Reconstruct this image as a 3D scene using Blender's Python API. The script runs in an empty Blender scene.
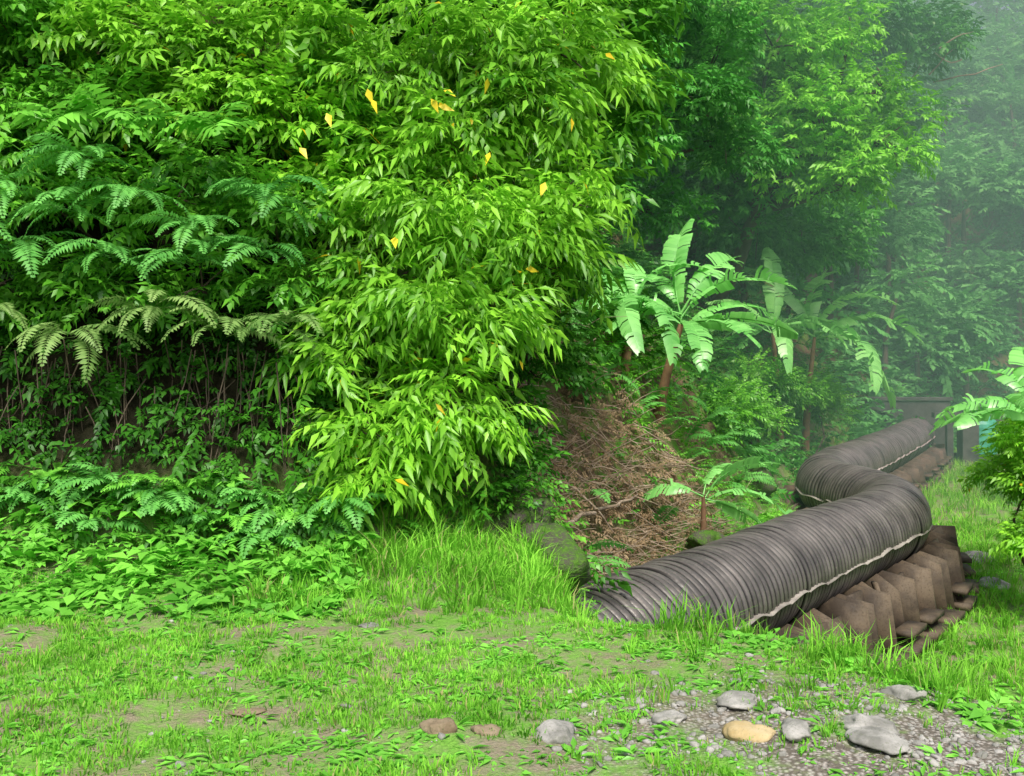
import bpy, math, numpy as np, bmesh
from mathutils import Vector
rng = np.random.default_rng(11)
scene = bpy.context.scene
scene.view_settings.view_transform = 'Standard'
scene.view_settings.look = 'None'
scene.view_settings.exposure = 0

# ------------------------------------------------------------------ noise
_lat = np.random.default_rng(3).random((256, 256))
def vnoise(x, y):
    x = np.asarray(x, float); y = np.asarray(y, float)
    xi = np.floor(x).astype(int); yi = np.floor(y).astype(int)
    fx = x - xi; fy = y - yi
    fx = fx*fx*(3-2*fx); fy = fy*fy*(3-2*fy)
    g = lambda a, b: _lat[a % 256, b % 256]
    return (g(xi, yi)*(1-fx)+g(xi+1, yi)*fx)*(1-fy)+(g(xi, yi+1)*(1-fx)+g(xi+1, yi+1)*fx)*fy
def fbm(x, y, o=4):
    s = 0; a = .5
    for i in range(o):
        s = s + a*vnoise(x*2**i+17*i, y*2**i+5*i); a *= .5
    return s
def sstep(a, b, x):
    t = np.clip((x-a)/(b-a), 0, 1); return t*t*(3-2*t)

# ------------------------------------------------------------------ terrain
FOOT = np.array([(-60,7.4),(-8,7.7),(-1.5,7.9),(0.2,8.7),(0.6,11),(1.4,13.8),(3.4,17),(4.9,20.5),(5.8,23),(6.4,25.5),
                 (8,28.8),(10.6,33.5),(14,39),(19,44),(32,50),(90,56),(400,80)], float)
PIPE = np.array([(-1.6,6.4),(-0.4,8.2),(1.0,10.3),(2.83,12.8),(3.92,14.3),(5.3,16.1),(6.85,18.2),(7.55,20),(7.5,21.6),(7.35,23),
                 (8.0,25.2),(9.6,28),(12,32.2),(15.2,38),(17,41.5)], float)
EX = [1.6, 2.1, 2.7, 3.4, 6]; EY = [6.45, 5.4, 4.9, 4.6, 4.3]
def foot_dist(x, y):
    x = np.asarray(x, float); y = np.asarray(y, float)
    best = np.full(x.shape, 1e9); sign = np.zeros(x.shape)
    for a, b in zip(FOOT[:-1], FOOT[1:]):
        d = b-a; L2 = d@d
        t = np.clip(((x-a[0])*d[0]+(y-a[1])*d[1])/L2, 0, 1)
        dx = x-(a[0]+t*d[0]); dy = y-(a[1]+t*d[1])
        dist = np.hypot(dx, dy)
        s = np.sign(d[0]*dy-d[1]*dx)
        m = dist < best-1e-9
        best = np.where(m, dist, best); sign = np.where(m, s, sign)
    return best*sign
def height(x, y):
    x = np.asarray(x, float); y = np.asarray(y, float)
    xc = np.interp(y, PIPE[:, 1], PIPE[:, 0])
    low = -2.65 + 0.35*sstep(16, 24, y) + 0.6*sstep(0.2, -1.0, x-xc)*sstep(24, 16, y) + .45*sstep(0.2, -1.0, x-xc)*sstep(16, 24, y)
    edge = np.interp(x, EX, EY)
    drop = sstep(-.25, 1.75, y-edge)*sstep(0.1, 1.6, x+.35*np.maximum(y-9.6, 0))
    z = low*drop
    z = z + (fbm(x*1.3, y*1.3)-.47)*.14 + (fbm(x*4, y*4, 2)-.37)*.06
    s = foot_dist(x, y)
    sp = np.maximum(s, 0)
    h = 1.55*np.minimum(sp, 4)+0.85*np.clip(sp-4, 0, 34)
    z = z + h + (fbm(x*.45+9, y*.45)-.47)*np.minimum(sp, 6)*.5*1.0 + sstep(0, .8, s)*(fbm(x*2, y*2)-.4)*.35
    z = z + sstep(-1.2, 0.2, s)*.12
    return z

def axis(fine0, fine1, step, outs_lo, outs_hi):
    return np.unique(np.concatenate([outs_lo, np.arange(fine0, fine1, step), outs_hi]))
gx = axis(-7, 12, .09, np.concatenate([[-400,-250,-150,-100,-70,-50,-38], np.arange(-30,-7,.7)]),
          np.concatenate([np.arange(12,40,.45), [42,46,52,60,75,100,150,250,400]]))
gy = axis(2, 24, .09, np.concatenate([[-400,-200,-100,-50,-30,-20,-12,-8,-5,-3], np.arange(-2,2,.4)]),
          np.concatenate([np.arange(24,60,.45), [62,66,72,80,100,140,200,300,450]]))
X, Y = np.meshgrid(gx, gy, indexing='ij')
Z = height(X, Y)
nx, ny = X.shape

def link(ob, parent=None):
    scene.collection.objects.link(ob)
    if parent is not None: ob.parent = parent
    return ob
def raw_mesh(name, V, F, k, mat, smooth=False, tint=None, attrs=None):
    me = bpy.data.meshes.new(name)
    V = np.ascontiguousarray(V, np.float32); F = np.ascontiguousarray(F, np.int32)
    me.vertices.add(len(V)); me.vertices.foreach_set('co', V.ravel())
    me.loops.add(F.size); me.loops.foreach_set('vertex_index', F.ravel())
    me.polygons.add(len(F)); me.polygons.foreach_set('loop_start', np.arange(0, F.size, k, dtype=np.int32))
    me.update(calc_edges=True)
    if smooth: me.polygons.foreach_set('use_smooth', np.ones(len(F), bool))
    if tint is not None:
        a = me.attributes.new('tint', 'FLOAT', 'POINT'); a.data.foreach_set('value', np.ascontiguousarray(tint, np.float32))
    for n_, v_ in (attrs or {}).items():
        a = me.attributes.new(n_, 'FLOAT', 'POINT'); a.data.foreach_set('value', np.ascontiguousarray(v_, np.float32))
    if mat: me.materials.append(mat)
    me.update()
    return bpy.data.objects.new(name, me)
def empty(name, loc=(0, 0, 0)):
    e = bpy.data.objects.new(name, None); e.empty_display_size = .2
    e.location = loc
    return link(e)

# ------------------------------------------------------------------ materials
class NT:
    def __init__(s, name):
        s.m = bpy.data.materials.new(name); s.m.use_nodes = True
        s.t = s.m.node_tree; s.t.nodes.clear()
        s.out = s.t.nodes.new('ShaderNodeOutputMaterial')
    def n(s, typ, **kw):
        nd = s.t.nodes.new(typ)
        for k, v in kw.items(): setattr(nd, k, v)
        return nd
    def l(s, a, b): s.t.links.new(a, b)
    def mix(s, fac, a, b, mode='MIX'):
        nd = s.n('ShaderNodeMix', data_type='RGBA', blend_type=mode)
        for i, v in ((0, fac), (6, a), (7, b)):
            if hasattr(v, 'is_output'): s.l(v, nd.inputs[i])
            elif i == 0: nd.inputs[0].default_value = v
            else: nd.inputs[i].default_value = (*v, 1)
        return nd.outputs[2]
    def math(s, op, a, b=0.0, clamp=False):
        nd = s.n('ShaderNodeMath', operation=op); nd.use_clamp = clamp
        for i, v in ((0, a), (1, b)):
            if hasattr(v, 'is_output'): s.l(v, nd.inputs[i])
            else: nd.inputs[i].default_value = v
        return nd.outputs[0]
    def noise(s, scale, detail=3, vec=None, rough=.5):
        nd = s.n('ShaderNodeTexNoise'); nd.inputs['Scale'].default_value = scale
        nd.inputs['Detail'].default_value = detail; nd.inputs['Roughness'].default_value = rough
        if vec is None: vec = s.pos()
        s.l(vec, nd.inputs['Vector']); return nd.outputs['Fac']
    def pos(s):
        if not hasattr(s, '_g'): s._g = s.n('ShaderNodeNewGeometry')
        return s._g.outputs['Position']
    def rpi(s):
        s.pos(); return s._g.outputs['Random Per Island']
    def attr(s, name):
        nd = s.n('ShaderNodeAttribute', attribute_name=name); return nd.outputs['Fac']
    def rng_(s, v, a, b, c=0., d=1.):
        nd = s.n('ShaderNodeMapRange'); s.l(v, nd.inputs[0])
        for i, q in enumerate((a, b, c, d)): nd.inputs[i+1].default_value = q
        return nd.outputs[0]
    def bump(s, h, st=.3, dist=.02):
        nd = s.n('ShaderNodeBump'); nd.inputs['Strength'].default_value = st; nd.inputs['Distance'].default_value = dist
        s.l(h, nd.inputs['Height']); return nd.outputs[0]
    def pbsdf(s, col, rough=.6, metal=0., normal=None, spec=.5):
        b = s.n('ShaderNodeBsdfPrincipled')
        if hasattr(col, 'is_output'): s.l(col, b.inputs['Base Color'])
        else: b.inputs['Base Color'].default_value = (*col, 1)
        if hasattr(rough, 'is_output'): s.l(rough, b.inputs['Roughness'])
        else: b.inputs['Roughness'].default_value = rough
        b.inputs['Metallic'].default_value = metal
        b.inputs['Specular IOR Level'].default_value = spec
        if normal is not None: s.l(normal, b.inputs['Normal'])
        return b.outputs[0]
    def fin(s, sh): s.l(sh, s.out.inputs['Surface']); return s.m

def leaf_mat(name, dark, bright, yellow=None, ythr=.995, trans=.3, rough=.42, nscale=.8, spec=.03, yc=(.75,.55,.02)):
    m = NT(name)
    f = m.math('MULTIPLY', m.rpi(), .45)
    n = m.rng_(m.noise(nscale, 0), .3, .7, -.05, .35)
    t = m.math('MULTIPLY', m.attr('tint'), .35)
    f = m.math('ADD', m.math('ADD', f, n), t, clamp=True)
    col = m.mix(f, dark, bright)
    if yellow: col = m.mix(m.math('GREATER_THAN', m.rpi(), ythr), col, yc)
    p = m.n('ShaderNodeBsdfDiffuse'); m.l(col, p.inputs['Color'])
    tr = m.n('ShaderNodeBsdfTranslucent'); m.l(col, tr.inputs['Color'])
    mx = m.n('ShaderNodeMixShader'); mx.inputs[0].default_value = trans
    m.l(p.outputs[0], mx.inputs[1]); m.l(tr.outputs[0], mx.inputs[2])
    if spec <= 0: return m.fin(mx.outputs[0])
    gl = m.n('ShaderNodeBsdfGlossy'); gl.inputs['Roughness'].default_value = rough; gl.inputs['Color'].default_value = (.9, .9, .9, 1)
    m2 = m.n('ShaderNodeMixShader'); m2.inputs[0].default_value = spec
    m.l(mx.outputs[0], m2.inputs[1]); m.l(gl.outputs[0], m2.inputs[2])
    return m.fin(m2.outputs[0])
M_bright = leaf_mat('leaf_bright', (.065,.26,.012), (.38,.82,.06), True, .996, .37)
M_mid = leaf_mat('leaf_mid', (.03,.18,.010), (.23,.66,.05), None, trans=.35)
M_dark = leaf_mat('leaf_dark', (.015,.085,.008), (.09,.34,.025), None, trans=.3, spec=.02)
M_fern = leaf_mat('leaf_fern', (.04,.21,.03), (.21,.60,.12), None, trans=.33, rough=.5, spec=.02)
M_fernpale = leaf_mat('leaf_fern_pale', (.09,.22,.04), (.34,.52,.16), None, trans=.33, rough=.5, spec=.02)
M_herb = leaf_mat('leaf_herb', (.06,.27,.02), (.29,.78,.09), None, trans=.37)
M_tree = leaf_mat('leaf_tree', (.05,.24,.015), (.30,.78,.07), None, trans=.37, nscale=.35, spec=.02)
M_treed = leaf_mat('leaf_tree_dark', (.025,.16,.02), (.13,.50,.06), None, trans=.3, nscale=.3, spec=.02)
M_far = leaf_mat('leaf_far', (.04,.20,.05), (.18,.58,.14), None, trans=.3, nscale=.12, spec=0)
M_banana = leaf_mat('leaf_banana', (.12,.45,.08), (.35,.82,.22), None, trans=.4, rough=.38, nscale=1.5, spec=.05)
M_grass = leaf_mat('grass_blade', (.08,.28,.02), (.32,.74,.08), True, .92, .37, nscale=1.2, yc=(.42,.43,.17), spec=.0)
M_dry = leaf_mat('dry_leaf', (.13,.085,.045), (.40,.30,.18), None, trans=.15, spec=0)
M_yellow = leaf_mat('leaf_yellow', (.85,.62,.02), (.98,.80,.04), None, trans=.3)

def mat_ground():
    m = NT('ground_soil')
    hill, grav, dk = m.attr('hill'), m.attr('gravel'), m.attr('deep')
    n1 = m.noise(1.8, 5, rough=.7); n2 = m.noise(14, 4, rough=.7); n3 = m.noise(60, 2)
    soil = m.mix(n2, (.11,.09,.05), (.33,.30,.21))
    moss = m.mix(n3, (.07,.19,.025), (.22,.46,.07))
    f = m.rng_(m.math('ADD', n1, m.math('MULTIPLY', n2, .5)), .64, .86)
    base = m.mix(m.math('SUBTRACT', 1.0, f), soil, moss)
    vor = m.n('ShaderNodeTexVoronoi'); vor.inputs['Scale'].default_value = 45; m.l(m.pos(), vor.inputs['Vector'])
    gr = m.mix(m.rng_(vor.outputs['Distance'], .1, .6), (.44,.41,.38), (.13,.115,.095))
    base = m.mix(m.math('MULTIPLY', grav, m.rng_(n1, .35, .5), clamp=True), base, gr)
    hs = m.mix(m.rng_(n2, .35, .65), (.06,.043,.025), (.20,.145,.085))
    hm = m.mix(n3, (.04,.13,.012), (.14,.34,.04))
    hc = m.mix(m.rng_(n1, .46, .62), hs, hm)
    base = m.mix(hill, base, hc)
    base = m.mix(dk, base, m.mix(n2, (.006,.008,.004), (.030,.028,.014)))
    h = m.math('ADD', m.math('MULTIPLY', n2, .7), m.math('MULTIPLY', n3, .3))
    return m.fin(m.pbsdf(base, .95, normal=m.bump(h, .8, .05), spec=.15))
M_ground = mat_ground()

def mat_pipe(name, c0, c1, c2, rough=.42, metal=.25, groove_shade=False, sc=1., spec=.5):
    m = NT(name)
    n1 = m.noise(2.2*sc, 5, rough=.6); n2 = m.noise(35*sc, 4, rough=.7)
    col = m.mix(m.rng_(n1, .38, .62), c0, c1)
    col = m.mix(m.rng_(n2, .55, .75), col, c2)
    if groove_shade: col = m.mix(m.attr('groove_shade'), col, (.010,.009,.009))  # shade between the ribs painted into the colour so they stand out
    r = m.rng_(n2, .3, .7, rough-.08, rough+.2)
    return m.fin(m.pbsdf(col, r, metal, normal=m.bump(n2, .25, .01), spec=spec))
M_pipe = mat_pipe('weathered_black_steel', (.11,.10,.096), (.205,.185,.175), (.24,.20,.17), .34, .35, groove_shade=True)
M_flange = mat_pipe('flange_steel', (.20,.18,.16), (.38,.35,.31), (.17,.12,.08), .55, .1)
M_rust = mat_pipe('rusty_brown_steel', (.042,.030,.020), (.12,.088,.056), (.03,.022,.016), .7, 0)
M_conc = mat_pipe('aged_concrete', (.035,.04,.035), (.08,.09,.075), (.03,.05,.03), .9, 0)
M_tank = mat_pipe('green_tank_paint', (.03,.34,.18), (.06,.45,.26), (.04,.25,.15), .4, 0)
M_bark = mat_pipe('bark', (.05,.038,.027), (.12,.09,.065), (.05,.075,.03), .9, 0)
M_barkp = mat_pipe('pale_twig', (.22,.165,.11), (.44,.35,.26), (.15,.11,.07), .9, 0)
M_bstem = mat_pipe('banana_stem', (.12,.06,.03), (.25,.14,.07), (.14,.18,.06), .7, 0)
M_rock = mat_pipe('grey_rock', (.18,.18,.165), (.40,.39,.37), (.11,.14,.07), .85, 0, sc=3, spec=.2)
M_rockb = mat_pipe('brown_rock', (.16,.12,.075), (.27,.22,.15), (.09,.11,.04), .85, 0, sc=3, spec=.2)
M_rocky = mat_pipe('yellow_rock', (.40,.30,.14), (.54,.44,.26), (.24,.22,.12), .85, 0, sc=3, spec=.2)
def mat_moss():
    m = NT('mossy_rock')
    n1 = m.noise(5, 5, rough=.7); n2 = m.noise(40, 3)
    col = m.mix(m.rng_(n1, .42, .58), (.08,.075,.06), (.06,.14,.02)); col = m.mix(m.rng_(n2, .5, .75), col, (.10,.20,.03))
    return m.fin(m.pbsdf(col, .95, normal=m.bump(n2, .8, .03), spec=.1))
M_moss = mat_moss()

# ------------------------------------------------------------------ ground object
idx = np.arange(nx*ny).reshape(nx, ny)
Fq = np.stack([idx[:-1, :-1], idx[1:, :-1], idx[1:, 1:], idx[:-1, 1:]], -1).reshape(-1, 4)
S = foot_dist(X, Y)
hillm = sstep(-.1, .9, S)
gravm = sstep(-.4, 1.3, X)*sstep(5.6, 4.6, Y-.05*X)*1.0
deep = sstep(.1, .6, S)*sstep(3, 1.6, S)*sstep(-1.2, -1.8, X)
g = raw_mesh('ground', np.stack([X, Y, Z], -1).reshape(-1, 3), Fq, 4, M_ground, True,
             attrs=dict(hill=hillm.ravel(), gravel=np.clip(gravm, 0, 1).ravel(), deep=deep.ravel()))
link(g)

# ------------------------------------------------------------------ templates / accumulator
def leaf_vf(p, d, L, W, up, droop=.22, fold=.12):
    d = d/np.linalg.norm(d); w = np.cross(d, up); w /= (np.linalg.norm(w)+1e-9); u = np.cross(w, d)
    V = [p, p+d*L*.45, p+d*L-np.array([0, 0, 1])*L*droop, p+d*L*.38+w*W/2+u*L*fold*.5, p+d*L*.38-w*W/2+u*L*fold*.5]
    return V, [(0, 1, 3), (3, 1, 2), (0, 4, 1), (4, 2, 1)]
def leaf2(p, d, L, W, up, droop=.1, fold=.0):
    d = d/np.linalg.norm(d); w = np.cross(d, up); w /= (np.linalg.norm(w)+1e-9)
    return [p, p+d*L-np.array([0, 0, 1])*L*droop, p+d*L*.4+w*W/2, p+d*L*.4-w*W/2], [(0, 1, 2), (0, 3, 1)]
def pack(parts):
    V = []; F = []
    for v, f in parts:
        o = len(V); V += list(v); F += [tuple(i+o for i in t) for t in f]
    return np.array(V), np.array(F)
def rib(p, q, w):
    p = np.array(p); q = np.array(q); d = q-p; d = d/(np.linalg.norm(d)+1e-9)
    a = np.cross(d, [0.1, .2, 1]); a /= np.linalg.norm(a); b = np.cross(d, a)
    V = []
    for c, ww in ((p, w), (q, w*.6)):
        for k in range(3):
            t = k*2.0944; V.append(c+(a*math.cos(t)+b*math.sin(t))*ww)
    F = []
    for k in range(3):
        k2 = (k+1) % 3; F += [(k, k2, k2+3), (k, k2+3, k+3)]
    return V, F
def spray(n, L, lL, lW, droop, lift=.15, seed=0, whorl=.5, hang=.35, twig=.004, lf=leaf_vf):
    r = np.random.default_rng(seed); parts = []
    P = lambda t: np.array([L*t, .06*L*math.sin(3*t+seed), lift*L*t-droop*L*t*t])
    if twig:
        parts.append(rib(P(0), P(.5), twig)); parts.append(rib(P(.5), P(1), twig*.8))
    for i in range(n):
        t = .18+.82*(i+1)/n; p = P(t); tan = P(min(t+.05, 1.05))-P(t-.05); tan /= np.linalg.norm(tan)
        side = 1 if i % 2 else -1
        if i == n-1: side = 0
        d = tan*(whorl+.3*t)+np.array([0, side*.85, -hang])+r.normal(0, .18, 3)
        up = np.array([0, 0, 1.])+r.normal(0, .25, 3)
        parts.append(lf(p, d, lL*r.uniform(.6, 1.2), lW*r.uniform(.8, 1.15), up))
    return pack(parts)
def frond(L=.7, n=18, pl=.16, pw=.035, droop=.45, lift=.6, seed=0, n_leaflet_droop=.15):
    r = np.random.default_rng(seed); parts = []
    P = lambda t: np.array([L*t*(1-.12*t*t), .05*L*math.sin(2*t+seed), lift*L*t-(lift*.55+droop)*L*t*t])
    for k in range(4): parts.append(rib(P(k/4), P((k+1)/4), .0045*(1-.2*k)))
    for i in range(n):
        t = .12+.88*i/(n-1); p = P(t); tan = P(t+.03)-P(t-.03); tan /= np.linalg.norm(tan)
        ln = pl*math.sin(math.pi*min(1, (t+.12))**1.1*.93)**.7 if t < .96 else pl*.15
        for sd in (1, -1):
            d = tan*.35+np.array([0, sd, -.08])+r.normal(0, .07, 3)
            up = np.cross(tan, [0, 1, 0])*-1
            if up[2] < 0: up = -up
            parts.append(leaf_vf(p, d, ln*r.uniform(.85, 1.05), pw, up, n_leaflet_droop, .05))
    return pack(parts)
def tuft(n, h, w, spread, seed):
    r = np.random.default_rng(seed); parts = []
    for i in range(n):
        a = r.uniform(0, 6.283); hh = h*r.uniform(.5, 1.15); o = np.array([math.cos(a), math.sin(a), 0])*r.uniform(0, spread)
        lean = np.array([math.cos(a+r.normal(0, .5)), math.sin(a+r.normal(0, .5)), 0])*hh*r.uniform(.15, .9)
        sd = np.array([-math.sin(a), math.cos(a), 0])*w/2
        m_ = o+lean*.35+np.array([0, 0, hh*.62]); t_ = o+lean+np.array([0, 0, hh*r.uniform(.7, 1)])
        parts.append(([o+sd, o-sd, m_+sd*.8, m_-sd*.8, t_], [(0, 1, 3), (0, 3, 2), (2, 3, 4)]))
    return pack(parts)
def rosette(n, lL, lW, seed, lift=.6, lf=leaf_vf):
    r = np.random.default_rng(seed); parts = []
    for i in range(n):
        a = i*2.4+r.normal(0, .3); l = lift*r.uniform(.4, 1.4)
        d = np.array([math.cos(a), math.sin(a), l]); st = d*lL*.35*r.uniform(.3, 1.2)
        if lift > .5: parts.append(rib((0, 0, 0), st, .003))
        parts.append(lf(st, d*[1, 1, .3], lL*r.uniform(.7, 1.1), lW, np.array([0, 0, 1.])+r.normal(0, .2, 3), .25))
    return pack(parts)

def rots(az, pitch, roll):
    az, pitch, roll = np.broadcast_arrays(np.asarray(az, float), pitch, roll)
    ca, sa, cp, sp, cr, sr = np.cos(az), np.sin(az), np.cos(pitch), np.sin(pitch), np.cos(roll), np.sin(roll)
    o = np.zeros_like(ca); i = np.ones_like(ca)
    Rz = np.stack([ca, -sa, o, sa, ca, o, o, o, i], -1).reshape(-1, 3, 3)
    Ry = np.stack([cp, o, -sp, o, i, o, sp, o, cp], -1).reshape(-1, 3, 3)
    Rx = np.stack([i, o, o, o, cr, -sr, o, sr, cr], -1).reshape(-1, 3, 3)
    return Rz@Ry@Rx
class Acc:
    def __init__(s): s.V = []; s.F = []; s.T = []; s.n = 0
    def add(s, temps, pos, R, sc, tint=None):
        k = len(pos)
        if k == 0: return
        which = rng.integers(0, len(temps), k)
        tint = rng.random(k) if tint is None else np.broadcast_to(tint, (k,))
        sc = np.broadcast_to(sc, (k,))
        for j, (tv, tf) in enumerate(temps):
            m = which == j; c = int(m.sum())
            if not c: continue
            v = np.einsum('kij,vj->kvi', R[m], tv)*sc[m][:, None, None]+pos[m][:, None, :]
            f = tf[None]+(np.arange(c)*len(tv))[:, None, None]+s.n
            s.V.append(v.reshape(-1, 3)); s.F.append(f.reshape(-1, 3)); s.T.append(np.repeat(tint[m], len(tv)))
            s.n += c*len(tv)
    def raw(s, v, f, tint=.5):
        s.V.append(np.asarray(v, float)); s.F.append(np.asarray(f)+s.n); s.T.append(np.full(len(v), tint)); s.n += len(v)
    def obj(s, name, mat, parent=None, smooth=False):
        return link(raw_mesh(name, np.concatenate(s.V), np.concatenate(s.F), 3, mat, smooth, tint=np.concatenate(s.T)), parent)
def tube_vf(pts, rad, seg=8):
    pts = np.asarray(pts, float); n = len(pts); rad = np.broadcast_to(rad, (n,))
    V = []; up0 = np.array([.13, .37, .92])
    for i in range(n):
        t = pts[min(i+1, n-1)]-pts[max(i-1, 0)]; t /= np.linalg.norm(t)+1e-9
        a = np.cross(t, up0 if abs(t@up0) < .95 else [1, 0, 0]); a /= np.linalg.norm(a); b = np.cross(t, a)
        for k in range(seg):
            th = k*2*math.pi/seg; V.append(pts[i]+(a*math.cos(th)+b*math.sin(th))*rad[i])
    F = []
    for i in range(n-1):
        for k in range(seg):
            k2 = (k+1) % seg; A, B, C, D = i*seg+k, i*seg+k2, (i+1)*seg+k2, (i+1)*seg+k
            F += [(A, B, C), (A, C, D)]
    return np.array(V), np.array(F)
def limb(p, q, r0, r1, bend=.1, n=6, seg=6):
    p = np.array(p, float); q = np.array(q, float); L = np.linalg.norm(q-p)
    off = rng.normal(0, bend*L, 3)
    t = np.linspace(0, 1, n)[:, None]
    pts = p+(q-p)*t+off*np.sin(t*math.pi)+rng.normal(0, .012*L, (n, 3))*np.sin(t*math.pi)
    return tube_vf(pts, r0+(r1-r0)*t[:, 0], seg)

def lump1(acc, temps, c, r, n, sc, zmin, flat, pitch0, shell, tb):
    d = rng.normal(0, 1, (n*3, 3)); d /= np.linalg.norm(d, axis=1)[:, None]; d = d[d[:, 2] > zmin][:n]; k = len(d)
    rr = r*(shell+(1-shell)*rng.random(k)**.5)*(0.75+.5*vnoise(d[:, 0]*2.3+c[0]*3+40, d[:, 2]*2.3+d[:, 1]*1.7+c[2]*3+40))
    p = c+d*rr[:, None]*np.array([1, 1, flat])
    az = np.arctan2(d[:, 1], d[:, 0])+rng.normal(0, .55, k)
    pt = np.arcsin(np.clip(d[:, 2], -1, 1))*.55+pitch0+rng.normal(0, .3, k)
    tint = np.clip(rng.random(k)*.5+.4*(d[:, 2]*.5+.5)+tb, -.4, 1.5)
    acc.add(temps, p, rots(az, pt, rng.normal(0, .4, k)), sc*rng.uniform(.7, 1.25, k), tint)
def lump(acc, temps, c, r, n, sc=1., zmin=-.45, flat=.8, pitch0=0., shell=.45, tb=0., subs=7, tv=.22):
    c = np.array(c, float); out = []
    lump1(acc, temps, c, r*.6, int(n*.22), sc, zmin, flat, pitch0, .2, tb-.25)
    for i in range(subs):
        d = rng.normal(0, 1, 3); d[2] = d[2]*.9+.15; d /= np.linalg.norm(d); rs_ = r*rng.uniform(.32, .52)
        q = c+d*r*rng.uniform(.5, .9); out.append(q)
        lump1(acc, temps, q, rs_, int(n*.78/subs*(rs_/(r*.42))**2), sc, zmin, flat*.8, pitch0, shell, tb+rng.normal(0, tv))
    return out

T_long = [spray(9, .36, .14, .044, .55, .2, s, hang=.55) for s in range(6)]
T_med = [spray(9, .36, .12, .050, .35, .2, 20+s, hang=.3) for s in range(5)]
T_small = [spray(11, .30, .07, .034, .3, .2, 40+s, hang=.2, twig=0) for s in range(5)]
T_tree = [spray(10, .8, .26, .12, .35, .2, 60+s, hang=.3, twig=.01) for s in range(5)]
T_fine = [spray(12, .7, .17, .085, .35, .2, 80+s, hang=.25, twig=0, lf=leaf2) for s in range(5)]
T_far = [spray(14, 1.3, .33, .19, .35, .2, 100+s, hang=.25, twig=0, lf=leaf2) for s in range(5)]
T_frond = [frond(.75, 20, .15, .034, .45, .6, s) for s in range(5)]
T_fronds = [frond(.42, 14, .10, .03, .35, .6, 10+s) for s in range(4)]
T_pinn = [frond(.55, 8, .22, .075, .25, .35, 30+s, .3) for s in range(3)]

# ------------------------------------------------------------------ left hillside shrubs
def shrub(name, lumps, temps, mat, dens, stem_base=None, sc=1., **kw):
    par = empty(name, (lumps[0][0], lumps[0][1]+.6, float(height(lumps[0][0], lumps[0][1]+.6))))
    inv = np.array(par.location)
    a = Acc(); w = Acc()
    base = np.array(stem_base if stem_base is not None else par.location, float)
    for (x, y, z, r) in lumps:
        subs = lump(a, temps, (x, y, z), r, int(dens*r*r*4), sc, **kw)
        c = np.array([x, y, z])
        v, f = limb(base, c, .03+.015*r, .012, .08); w.raw(v, f)
        for q in subs:
            v, f = limb(c, q, .011, .005, .06, 4, 5); w.raw(v, f)
    o = a.obj('foliage', mat, par); o.location = -inv
    o = w.obj('branches', M_bark, par); o.location = -inv
    return par
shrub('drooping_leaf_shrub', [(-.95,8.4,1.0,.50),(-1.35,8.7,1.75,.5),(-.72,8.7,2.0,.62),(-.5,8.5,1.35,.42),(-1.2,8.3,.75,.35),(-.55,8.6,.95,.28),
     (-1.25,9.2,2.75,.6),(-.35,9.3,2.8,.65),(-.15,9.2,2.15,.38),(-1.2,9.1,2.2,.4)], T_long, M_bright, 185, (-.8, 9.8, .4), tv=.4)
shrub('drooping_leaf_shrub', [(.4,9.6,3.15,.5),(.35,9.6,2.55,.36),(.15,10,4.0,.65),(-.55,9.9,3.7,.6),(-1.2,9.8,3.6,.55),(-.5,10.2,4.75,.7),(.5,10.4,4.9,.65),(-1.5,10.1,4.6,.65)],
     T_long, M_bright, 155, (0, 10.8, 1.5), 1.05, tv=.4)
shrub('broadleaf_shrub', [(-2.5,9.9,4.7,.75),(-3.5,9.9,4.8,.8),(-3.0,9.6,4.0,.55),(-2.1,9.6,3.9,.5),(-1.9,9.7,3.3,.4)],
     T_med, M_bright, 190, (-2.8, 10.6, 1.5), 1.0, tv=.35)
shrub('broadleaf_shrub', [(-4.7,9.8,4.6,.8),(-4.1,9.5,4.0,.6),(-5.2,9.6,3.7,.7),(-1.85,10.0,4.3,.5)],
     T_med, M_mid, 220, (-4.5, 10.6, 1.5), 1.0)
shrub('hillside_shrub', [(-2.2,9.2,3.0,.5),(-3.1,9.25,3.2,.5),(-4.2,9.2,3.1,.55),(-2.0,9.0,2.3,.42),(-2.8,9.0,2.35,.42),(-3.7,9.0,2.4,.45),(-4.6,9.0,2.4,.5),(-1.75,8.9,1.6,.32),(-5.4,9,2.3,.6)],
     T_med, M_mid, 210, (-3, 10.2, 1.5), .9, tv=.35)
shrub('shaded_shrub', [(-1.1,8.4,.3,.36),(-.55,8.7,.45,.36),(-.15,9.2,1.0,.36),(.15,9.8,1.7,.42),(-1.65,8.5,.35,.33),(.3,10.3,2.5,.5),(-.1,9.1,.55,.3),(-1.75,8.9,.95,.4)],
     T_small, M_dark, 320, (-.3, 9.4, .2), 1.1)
shrub('shaded_shrub', [(.26,8.75,.25,.16),(-.05,8.8,.45,.24)], T_small, M_mid, 280, (.1, 9.0, 0), .8, tb=-.4)

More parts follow.
